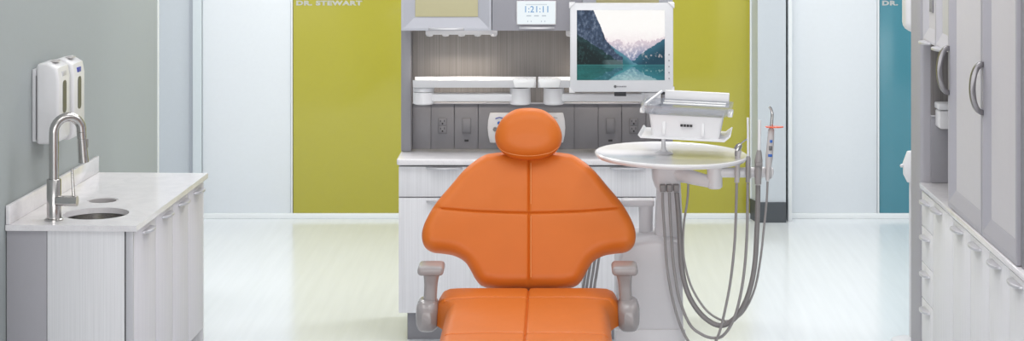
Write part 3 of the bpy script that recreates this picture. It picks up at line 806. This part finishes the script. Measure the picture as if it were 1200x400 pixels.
# backrest outline (px) right half mirrored about 619.7
half = [(600, 175), (580, 176.5), (565, 180.5), (545, 196), (527.5, 217), (510, 239), (498, 261), (494.3, 276), (497, 288), (506, 294.3), (519, 295.5), (532, 297.5), (544, 304), (551.5, 315), (557, 325), (565, 332.5), (582, 336), (600, 336)]
full = half+[(2*619.7-x, y) for x, y in reversed(half)]
def pl2(px, py):
    q = on_plane(px, py, P0, NF)-P0; return (q.x, q.dot(UPV))
outl = closed_spline([pl2(*p) for p in full], 6)
def sl(pts): return [pl2(*p) for p in pts]
cs = [sl([(619.7, 176), (619.7, 336)]), sl([(499, 243.5), (520, 246.8), (560, 249), (619.7, 250), (680, 249), (720, 246.8), (741, 243.5)])]
def warpb(p): return .05*((p[0]-CXc)/.42)**2
TB = .05
back = cushion('backrest', outl, P0-NF*TB, EX, UPV, NF, TB, .05, M['orange'], chair, cs, .008, .0036, warp=warpb, back=.02, pillow=.008)
bs = [(CXc+(a-CXc)*.97, .275+(b-.275)*.97) for a, b in outl]
cushion('back_shell', bs, P0-NF*(TB+.0205), EX, UPV, -NF, .035, .05, M['unit'], chair, warp=lambda p: -warpb(p), back=.0, step=.03)
# headrest
hh_ = [(619.2, 126), (602, 128.5), (589, 138), (582, 150), (579.8, 161), (583, 172), (593, 181.5), (606, 186.3), (619.2, 187.6)]
hf = hh_+[(2*619.2-x, y) for x, y in reversed(hh_[1:-1])]
HP = Vector((0, 7.60, 1.36)); HN = Vector((0, -math.cos(.2), math.sin(.2))); HU = Vector((0, math.sin(.2), math.cos(.2)))
def pl3(px, py):
    q = on_plane(px, py, HP, HN)-HP; return (q.x, q.dot(HU))
ho = closed_spline([pl3(*p) for p in hf], 10)
stitch = [pl3(*p) for p in [(583, 173), (592, 179.5), (606, 183), (619.2, 184), (632, 183), (646, 179.5), (655, 173)]]
head = cushion('headrest', ho, HP-HN*.03, EX, HU, HN, .045, .06, M['orange'], chair, [stitch], .004, .0025, pillow=.012, back=.045, step=.006)
m = MB()
hs_ = spline([Vector((a, b, 0)) for a, b in stitch], 5)
def hsurf(a, b):
    d = min(seg_d((a, b), ho[k], ho[(k+1) % len(ho)]) for k in range(len(ho)))
    h = .045*math.sqrt(max(0, 1-(1-min(d/.06, 1))**2))+.012*min(1, d/.16)
    return HP-HN*.03+EX*a+HU*b+HN*(h-.0015)
m.tube([hsurf(v.x, v.y+.004) for v in hs_], .0014, 6)
m.build('stitching', M['thread'], head)
# headrest support bar
MB().box(CXc-.03, CXc+.03, 7.685, 7.70, 1.20, 1.44, .004).build('headrest_bar', M['steel'], chair)
MB().box(CXc-.05, CXc+.05, 7.66, 7.70, 1.36, 1.46, .012).build('headrest_bracket', M['arm_plastic'], chair)
# seat: rear bolster and seat cushion, plan outline (x, y)
SZ = .835
def sx_(px, Y): return PX(px, Y)-CXc
w0, w1, w2 = .356, .314, .310
so_ = [(-.26, 7.432), (-.32, 7.425), (-w0+.002, 7.39), (-w0-.004, 7.30), (-w0+.002, 7.215), (-.335, 7.18), (-w1, 7.12), (-w1, 6.6), (-w2, 6.1), (-.31, 5.85), (-.25, 5.76), (0, 5.74)]
sf = so_+[(-x, y) for x, y in reversed(so_[:-1])]
sf = [(CXc+x, y) for x, y in sf]
ss = [[(CXc-.36, 7.205), (CXc-.2, 7.225), (CXc, 7.225), (CXc+.2, 7.225), (CXc+.36, 7.205)], [(CXc, 7.43), (CXc, 5.75)], [(CXc-.34, 6.675), (CXc, 6.675), (CXc+.34, 6.675)]]
cushion('seat', sf, (0, 0, SZ-.077), EX, EY, EZ, .078, .045, M['orange'], chair, ss, .009, .004, back=.025, pillow=.006, step=.013)
# stitching
def stitchline(name, fn, pts, parent):
    m = MB()
    for q in pts: m.tube([fn(*p) for p in q], .0013, 5)
    return m.build(name, M['thread'], parent)
def bsurf(off):
    return lambda px, py: on_plane(px, py, P0, NF)+NF*(.05*((on_plane(px, py, P0, NF).x-CXc)/.42)**2+off)
stitchline('stitching', bsurf(.0125), [[(622.2, y) for y in range(192, 246, 6)], [(622.2, y) for y in range(254, 330, 6)]], back)
# seat pan under the cushion, knee hinge, lift and base
MB().prism([(CXc+x*.9, 6.6+(y-6.6)*.94) for x, y in so_+[(-x, y) for x, y in reversed(so_[:-1])]], (0, 0, SZ-.15), EX, EY, EZ, .039, .01).build('seat_pan', M['unit'], chair)
MB().box(CXc-.16, CXc+.16, 6.75, 7.52, SZ-.25, SZ-.151, .03).build('seat_carriage', M['unit'], chair)
MB().prism([(6.85, .10), (7.40, .10), (7.45, .30), (7.30, SZ-.251), (6.95, SZ-.251), (6.90, .35)], (CXc-.12, 0, 0), EY, EZ, EX, .24, .03).build('lift_column', M['unit'], chair)
MB().prism(rrect(CXc-.30, CXc+.30, 6.45, 7.60, .14, 8), (0, 0, 0), EX, EY, EZ, .10, .03, 3).build('base', M['unit'], chair)
MB().prism([(7.40, SZ-.24), (7.56, SZ-.24), (7.68, .98), (7.60, 1.0), (7.54, SZ-.10), (7.40, SZ-.16)], (CXc-.13, 0, 0), EY, EZ, EX, .26, .02).build('back_hinge', M['unit'], chair)
# armrests
AYc = 7.22
for sg in (-1, 1):
    def q(px, py, Y=AYc):
        v = P(px, py, Y); v.x = CXc+sg*(CXc-v.x) if sg > 0 else v.x; return v
    # px on left armrest, mirrored for right
    a = q(489.5, 322.5); b = q(520, 311.5)
    xa, xb = sorted((a.x, b.x)); za, zb2 = a.z, b.z
    ar = MB().box(xa, xb, AYc-.03, AYc+.10, za, zb2, .015, 4).build('armrest_pad', M['arm_plastic'], chair)
    top = q(506, 321, AYc+.04); bot = q(503.5, 358, AYc+.04)
    m = MB(); rr = []
    for k in range(7):
        u = k/6; c_ = top.lerp(bot, u); hw = .023+.002*u+(.008*(1-u)**4)
        rr.append([c_+Vector((x*hw/.03, y*1.3*hw/.03, 0)) for x, y in rrect(-.03, .03, -.03, .03, .014, 4)])
    m.rings(rr); m.build('armrest_post', M['arm_plastic'], chair)
    a = q(487, 390); b = q(514, 352); xa, xb = sorted((a.x, b.x))
    # rounded knuckle: superellipse profile extruded along y with rounded ends
    m = MB(); rr = []
    xc, zc_ = (xa+xb)/2, (a.z+b.z)/2; hx_, hz_ = (xb-xa)/2, (b.z-a.z)/2
    for k in range(11):
        u = -1+2*k/10; sc2 = max(.05, (1-abs(u)**3.2))**(1/3.2)
        ring = []
        for j in range(32):
            an = 2*PI*j/32; cc, s2 = math.cos(an), math.sin(an); e = 2/3.2
            ring.append(Vector((xc+sc2*hx_*math.copysign(abs(cc)**e, cc), AYc+.04+.085*u, zc_+sc2*hz_*math.copysign(abs(s2)**e, s2))))
        rr.append(ring)
    m.rings(rr); m.build('armrest_pivot', M['arm_plastic'], chair)
    xin = CXc+sg*.30; xo = (xb if sg < 0 else xa)
    a2, b2 = sorted((xin, xo+sg*.02))
    MB().tube([(a2, AYc+.04, zc_), (b2, AYc+.04, zc_)], .022, 14).build('pivot_shaft', M['hose_dark'], chair)

# ------------------------------------------------------------------ support unit at the right of the chair
SY = 7.80
su = thing('support_unit', 'pale grey moulded delivery unit standing right of the orange chair', 'dental unit', (PX(762, SY), SY, 0))
SF = 7.66
bo = [(722, 552), (722, 318), (725, 302), (732, 291), (744, 284), (766, 281.5), (790, 282.5), (797, 286), (800, 296), (803, 552)]
SYF = SF
bo = [(PX(x, SYF), max(.002, PZ(y, SYF))) for x, y in bo]
MB().prism(bo, (0, SF, 0), EX, EZ, EY, .30, .018, 3).build('cabinet_body', M['unit'], su)
zl_ = PZ(386, SYF)
MB().box(PX(721, SYF), PX(803, SYF), SF-.006, SF+.01, .04, zl_, .005).build('kick_cover', M['unit'], su)
m = MB(); rr = []
for py, hw in ((284, .058), (262, .056), (240, .053), (222, .050), (205, .046)):
    c_ = P(783.5, py, SY); c_.x = PX(783.5, SY)
    rr.append([Vector((c_.x+x*hw/.05, SY+y*hw/.05, c_.z)) for x, y in rrect(-.05, .05, -.05, .05, .025, 5)])
m.rings(rr); m.build('column', M['unit'], su)
# bracket post (inverted L) beside the chair back
BYk = 7.86
MB().tube([P(757, 281, BYk), P(757, 262, BYk), P(757, 240, BYk)], [.031, .029, .031], 20).build('side_post', M['unit'], su)
m = MB()
m.box(PX(728, BYk), PX(766.5, BYk), BYk-.034, BYk+.034, PZ(241.5, BYk), PZ(233, BYk), .010, 3)
m.build('side_arm', M['unit'], su)
MB().lathe([(0, PZ(281.4, BYk)), (.040, PZ(281.4, BYk)), (.040, PZ(277, BYk)), (.034, PZ(275.5, BYk)), (0, PZ(275.5, BYk))], (PX(757, BYk), BYk, 0)).build('post_collar', M['grey_light'], su)
# knuckle under the tray
KY = 7.72
m = MB(); rr = []
for py, a, b in ((192, 766, 797), (200, 764, 797.5), (210, 764.5, 797), (217, 767, 796.5), (222.5, 771, 795.5)):
    z = PZ(py, KY); xa, xb = PX(a, KY), PX(b, KY)
    rr.append([Vector(((xa+xb)/2+x*(xb-xa)/2, KY+y*.07, z)) for x, y in rrect(-1, 1, -1, 1, .45, 5)])
m.rings(rr); kn = m.build('arm_joint', M['unit'], su)
DY = 7.62                                     # hoses drop in front of the column
for px in (776.5, 784.3, 792.5):
    x = PX(px, DY+.02)
    MB().box(x-.0115, x+.0115, DY, DY+.032, PZ(225.5, DY), PZ(217, DY), .003).build('hose_connector', M['hose_dark'], su)
# arm to the instrument holder
HY = 7.56
pa, pb_ = P(786, 204, 7.70), P(833, 213.5, HY)
arm = MB().tube(spline([pa, P(800, 205, 7.66), P(815, 209, 7.60), pb_], 6), [.036-.012*k/18 for k in range(19)], 18).build('delivery_arm', M['plastic'], su)
xp = PX(837.5, HY)
MB().lathe([(0, PZ(221, HY)), (.024, PZ(221, HY)), (.031, PZ(219, HY)), (.031, PZ(196.5, HY)), (0, PZ(196.5, HY))], (xp, HY, 0)).build('pivot_hub', M['plastic'], su)
MB().lathe([(0, PZ(196.4, HY)), (.032, PZ(196.4, HY)), (.058, PZ(192, HY)), (.058, PZ(190.5, HY)), (0, PZ(190.5, HY))], (xp, HY, 0)).build('hub_flange', M['plastic'], su)
hb = MB().tube([P(843, 202.3, HY), P(870, 202.3, HY), P(902, 202, HY), P(905.5, 202, HY), P(906.5, 202, HY)], [.020, .020, .022, .018, .008], 18).build('holder_bar', M['plastic'], su)
for px in (864, 877, 889, 901):
    c_ = P(px, 202.3, HY)
    MB().lathe([(.024, -.009), (.027, -.006), (.027, .006), (.024, .009), (.017, .009), (.017, -.009)], (c_.x, HY, c_.z), 'X', 20).build('holder_ring', M['grey_plastic'], hb)
# round tray
TYc = 7.60; TXc = PX(786.5, TYc); TZ = PZ(180.3, TYc)
ti = math.radians(1.2)
tm = Matrix.Translation((TXc, TYc, TZ)) @ Matrix.Rotation(ti, 4, 'Y')
m = MB(); m.lathe([(0, -.020), (.26, -.020), (.300, -.016), (.309, -.006), (.309, .000), (.304, .004), (.296, .003), (.285, .000), (0, .000)], (0, 0, 0), n=80)
m.bm.transform(tm)
tr = thing('round_tray', 'round white instrument tray table right of the orange backrest', 'tray', (TXc, TYc, TZ-.02))
m.build('tray_top', M['tray_white'], tr)
MB().lathe([(0, -.052), (.05, -.052), (.08, -.03), (.09, -.02), (0, -.02)], (TXc, TYc+.08, TZ), n=32).build('tray_mount', M['unit'], tr)

# tray box on its post
bxY = 7.60
tb = thing('instrument_cassette', 'white box with clear lid on a thin post above the round tray', 'cassette', (PX(778, bxY), bxY, TZ))
rotm = Matrix.Translation((PX(806, bxY), bxY, PZ(148, bxY))) @ Matrix.Rotation(math.radians(-7), 4, 'Z') @ Matrix.Rotation(math.radians(2.0), 4, 'Y')
XF.append(rotm)
k = 1/289.5
# flange plate with upturned lips
MB().prism([(-.178, .0), (.150, .0), (.174, .020), (.178, .017), (.154, -.006), (-.180, -.006), (-.192, .006), (-.187, .010)], (0, -.135, -.032), EX, EZ, EY, .27, .0015).build('flange', M['plastic'], tb)
m = MB(); rr = []
for z, a, b in ((-.032, .134, .10), (.055, .148, .112), (.055, .142, .106), (-.026, .128, .094)):
    rr.append([Vector((-.003+x*a, y*b, z)) for x, y in rrect(-1, 1, -1, 1, .1, 4)])
m.rings(rr); m.build('bin', M['plastic'], tb)
for x in (-.09, .065): MB().prism(rrect(-.007, .007, -.024, .03, .006), (x, -.1035, 0), EX, EZ, -EY, .006, .002).build('rib', M['plastic'], tb)
for i in range(4): MB().box(-.024+.0125*i, -.014+.0125*i, -.1155, -.1085, .013, .022, .0005).build('printed_label', M['black'], tb)
# clear tray on top
m = MB(); rr = []
for z, a, b in ((.0565, .150, .115), (.066, .178, .125), (.092, .182, .13), (.092, .174, .124), (.068, .168, .118), (.062, .142, .108)):
    rr.append([Vector((-.003+x*a, y*b, z)) for x, y in rrect(-1, 1, -1, 1, .1, 4)])
m.rings(rr); lid = m.build('clear_tray', M['clear'], tb)
for x in (-.178, .172):
    MB().box(x-.010, x+.010, -.12, .0, .060, .078, .004).build('latch', M['shelf_clear'], lid)
MB().box(-.105, .160, .128, .150, .066, .125, .004).build('rear_lip', M['plastic'], tb)
MB().box(-.10, .150, -.05, -.03, .0930, .097, .001).box(-.10, .15, .02, .035, .0930, .097, .001).build('tray_divider', M['shelf_clear'], lid)
MB().tube([(-.168, -.10, .094), (-.120, .14, .118)], .006, 8).build('lid_stay', M['plastic_warm'], tb)
XF.pop()
xq = PX(777.5, bxY)
zq = TZ+math.tan(ti)*(TXc-xq)+.0006
MB().lathe([(0, zq), (.040, zq), (.032, zq+.003), (.016, zq+.010), (.009, zq+.024), (.0085, zq+.10), (0, zq+.10)], (xq, bxY, 0), n=24).build('post', M['plastic'], tb)
XF.append(rotm); MB().box(-.135, -.06, -.04, .04, -.041, -.0325, .002).build('post_socket', M['plastic_warm'], tb); XF.pop()

# instruments in the holder
IY = HY-.0
def ip(px, py, dy=0): return P(px, py, IY+dy)
ig = 'instruments hanging in the holder bar'
def instrument(name, lab, px): return thing(name, lab, 'instrument', ip(px, 214), None)
FRN = -.040                                   # in front of the bar
def ff(px, py): return P(px, py, IY+FRN)
t = thing('air_water_syringe', 'grey air water syringe with bent nozzle, nearest the round tray', 'dental instrument', ff(863, 214), ig)
MB().tube([ff(863.5, 214), ff(864, 200), ff(864.5, 184), ff(865.5, 176)], [.010, .010, .011, .012], 14).build('handle', M['grey_plastic'], t)
MB().tube([ff(863.5, 176), ff(866, 171.5), ff(868, 169)], [.014, .013, .008], 14).build('head', M['chrome'], t)
MB().tube(spline([ff(867, 170), ff(870.5, 166.5), ff(875.5, 163)], 4), .0032, 8).build('nozzle', M['steel'], t)
MB().box(ff(861, 180).x, ff(863, 180).x, IY+FRN-.014, IY+FRN+.004, PZ(181, IY), PZ(175, IY), .002).build('button', M['hose_dark'], t)
t = thing('saliva_ejector', 'slim saliva ejector with thin white tip, second instrument from the tray', 'dental instrument', ff(876.5, 214), ig)
MB().tube([ff(876.3, 214), ff(876.5, 196), ff(876.8, 186), ff(876.8, 183)], [.008, .010, .010, .006], 14).build('valve_body', M['hose'], t)
MB().tube([ff(876.8, 184), ff(876.6, 160), ff(876.3, 138)], .0048, 10).build('tip', M['plastic'], t)
MB().tube([ff(874.3, 193), ff(879.3, 193)], .006, 10).build('valve_lever', M['hose_dark'], t)
t = thing('suction_handpiece', 'thick grey suction handpiece with straight white tip, third from the tray', 'dental instrument', ff(889, 214), ig)
MB().tube([ff(888.3, 216), ff(888.5, 200), ff(889, 188), ff(889.5, 179), ff(889.5, 176)], [.013, .015, .016, .011, .008], 16).build('valve_body', M['hose'], t)
MB().tube([ff(889.5, 178), ff(889.8, 160), ff(890, 141)], [.006, .0065, .0065], 12).build('tip', M['plastic'], t)
MB().box(ff(885, 190).x, ff(893, 190).x, IY+FRN-.022, IY+FRN-.010, PZ(193, IY), PZ(188, IY), .003).build('valve_lever', M['hose_dark'], t)
t = thing('curing_light', 'grey curing light with orange shield and blue buttons, at the bar end', 'dental instrument', ff(900.5, 214), ig)
MB().tube([ff(899.5, 212), ff(900.3, 198), ff(901.5, 184), ff(903, 166), ff(903.8, 152), ff(903.9, 150)], [.007, .011, .015, .014, .012, .008], 18).build('body', M['grey_plastic'], t)
MB().tube(spline([ff(903.9, 151), ff(904.5, 142), ff(905, 134), ff(903.6, 128), ff(901.6, 125.3)], 5), [.006]*12+[.005]*9, 12).build('light_guide', M['chrome'], t)
m = MB(); m.lathe([(.005, 0), (.036, .0), (.037, .002), (.036, .004), (.005, .004)], (0, 0, 0), n=32)
m.bm.transform(Matrix.Translation(ff(907.5, 149.4)) @ Matrix.Rotation(-.06, 4, 'X'))
m.build('shield', M['shield'], t)
def btn(px, py, w, h, mt, nm): MB().box(ff(px-w, py).x, ff(px+w, py).x, IY+FRN-.0175, IY+FRN-.010, PZ(py+h, IY), PZ(py-h, IY), .0015).build(nm, mt, t)
btn(903.2, 163.5, 1.6, 1.6, M['blue'], 'button'); btn(902.5, 171.5, 1.9, 2.6, M['slot'], 'display'); btn(902, 180, 2.4, 1.6, M['blue'], 'button')
# hoses
def hose(lab, pts, r, mt, ys, n=12):
    m = len(pts)
    q = [P(x, y, ys[0]+(ys[1]-ys[0])*i/(m-1)) for i, (x, y) in enumerate(pts)]
    return tag(MB().tube(spline(q, 9), r, n).build('hose', M[mt]), lab, 'hose', 'hoses looping from the delivery unit to the instruments')
hy = (DY-.002, IY+FRN)
hose('lowest looping grey hose, rising to the syringe nearest the tray', [(776.5, 226), (777, 245), (779, 275), (781.5, 310), (787, 345), (796, 378), (808, 402), (822, 411), (834, 408), (843, 390), (850, 362), (856, 330), (860.5, 290), (862.5, 250), (863.3, 215)], .0056, 'hose', (DY+.005, IY+FRN-.012))
hose('looping grey hose second from the bottom, rising to the slim ejector', [(784.3, 226), (785, 245), (787, 280), (790, 315), (796, 350), (808, 380), (822, 392), (836, 396.5), (848, 393), (860, 374), (868, 345), (873, 310), (875.5, 270), (876, 240), (876.3, 215)], .006, 'hose', (DY+.012, IY+FRN))
hose('thick grey hose looping up to the suction handpiece', [(793, 226), (795, 250), (797, 285), (799.5, 318), (807, 346), (821, 368), (838, 380.5), (852, 380), (867, 366), (878, 342), (884.5, 310), (887, 270), (888, 240), (888.3, 217)], .0105, 'hose_dark', (DY+.020, IY+FRN+.018))
hose('thin grey cord looping up to the curing light', [(805, 200), (806.5, 212), (805.5, 235), (801.5, 262), (800.5, 290), (803, 312), (811, 338), (826, 362), (842, 374), (856, 376), (871, 366), (884, 340), (891, 305), (895.5, 265), (898.5, 235), (899.5, 213)], .0046, 'hose', (7.645, IY+FRN+.036))
# hoses between chair back and console
for i, (px, ds_) in enumerate(((686, 'closest to the backrest'), (690, 'second from the backrest'), (694.5, 'third from the backrest'), (699, 'furthest right of the bundle'))):
    Yh = 8.25
    q = [P(px+10, 240+2*i, Yh+.1), P(px+8, 265, Yh+.06), P(px+5, 290, Yh), P(px+1, 315, Yh), P(px-3, 345, Yh), P(px-2, 385, Yh), P(px+18, 425, Yh-.05), P(px+40, 440, Yh-.20), P(px+45, 440, SF+.29)]
    tag(MB().tube(spline(q, 8), .0062, 10).build('hose', M['hose']), 'thin grey hose hanging below the right side of the backrest, '+ds_, 'hose', 'hoses hanging behind the chair back')

# ------------------------------------------------------------------ light
w = bpy.data.worlds.new('world'); scene.world = w; w.use_nodes = True
bgn = w.node_tree.nodes['Background']; bgn.inputs['Color'].default_value = (.965, .975, 1, 1); bgn.inputs['Strength'].default_value = .9
def area(name, loc, sx, sy, power, col=(1, 1, 1), rot=(0, 0, 0)):
    l = bpy.data.lights.new(name, 'AREA'); l.shape = 'RECTANGLE'; l.size = sx; l.size_y = sy; l.energy = power; l.color = col
    o = bpy.data.objects.new(name, l); COL.objects.link(o); o.location = loc; o.rotation_euler = rot; return o
for x in (-1.3, .0, 1.3):
    area('ceiling_lamp', (x, 6.2, CEIL-.02), .6, 1.6, 14)
    area('ceiling_lamp', (x, 8.9, CEIL-.02), .6, 1.2, 17)
area('ceiling_lamp', (-2.0, 11.3, CEIL-.02), 2.6, .5, 60)
area('ceiling_lamp', (1.6, 11.3, CEIL-.02), 2.6, .5, 60)
area('front_fill', (0, -.6, 1.95), 5.2, 2.0, 150, (1, .99, .98), (PI/2, 0, 0))  # fill light added behind the camera to brighten camera-facing surfaces; no window modelled
for px0, px1 in ((499, 583), (663, 758)):
    xa, xb = PX(px0, 10.02), PX(px1, 10.02)
    area('strip_lamp', ((xa+xb)/2, 10.02, PZ(43.6, 10.02)-.001), xb-xa-.02, .03, 1.0, (1, .9, .78)).data.spread = math.radians(105)

scene.view_settings.view_transform = 'Standard'; scene.view_settings.look = 'None'
scene.view_settings.gamma = 1; scene.view_settings.use_curve_mapping = False
scene.view_settings.exposure = 0.0
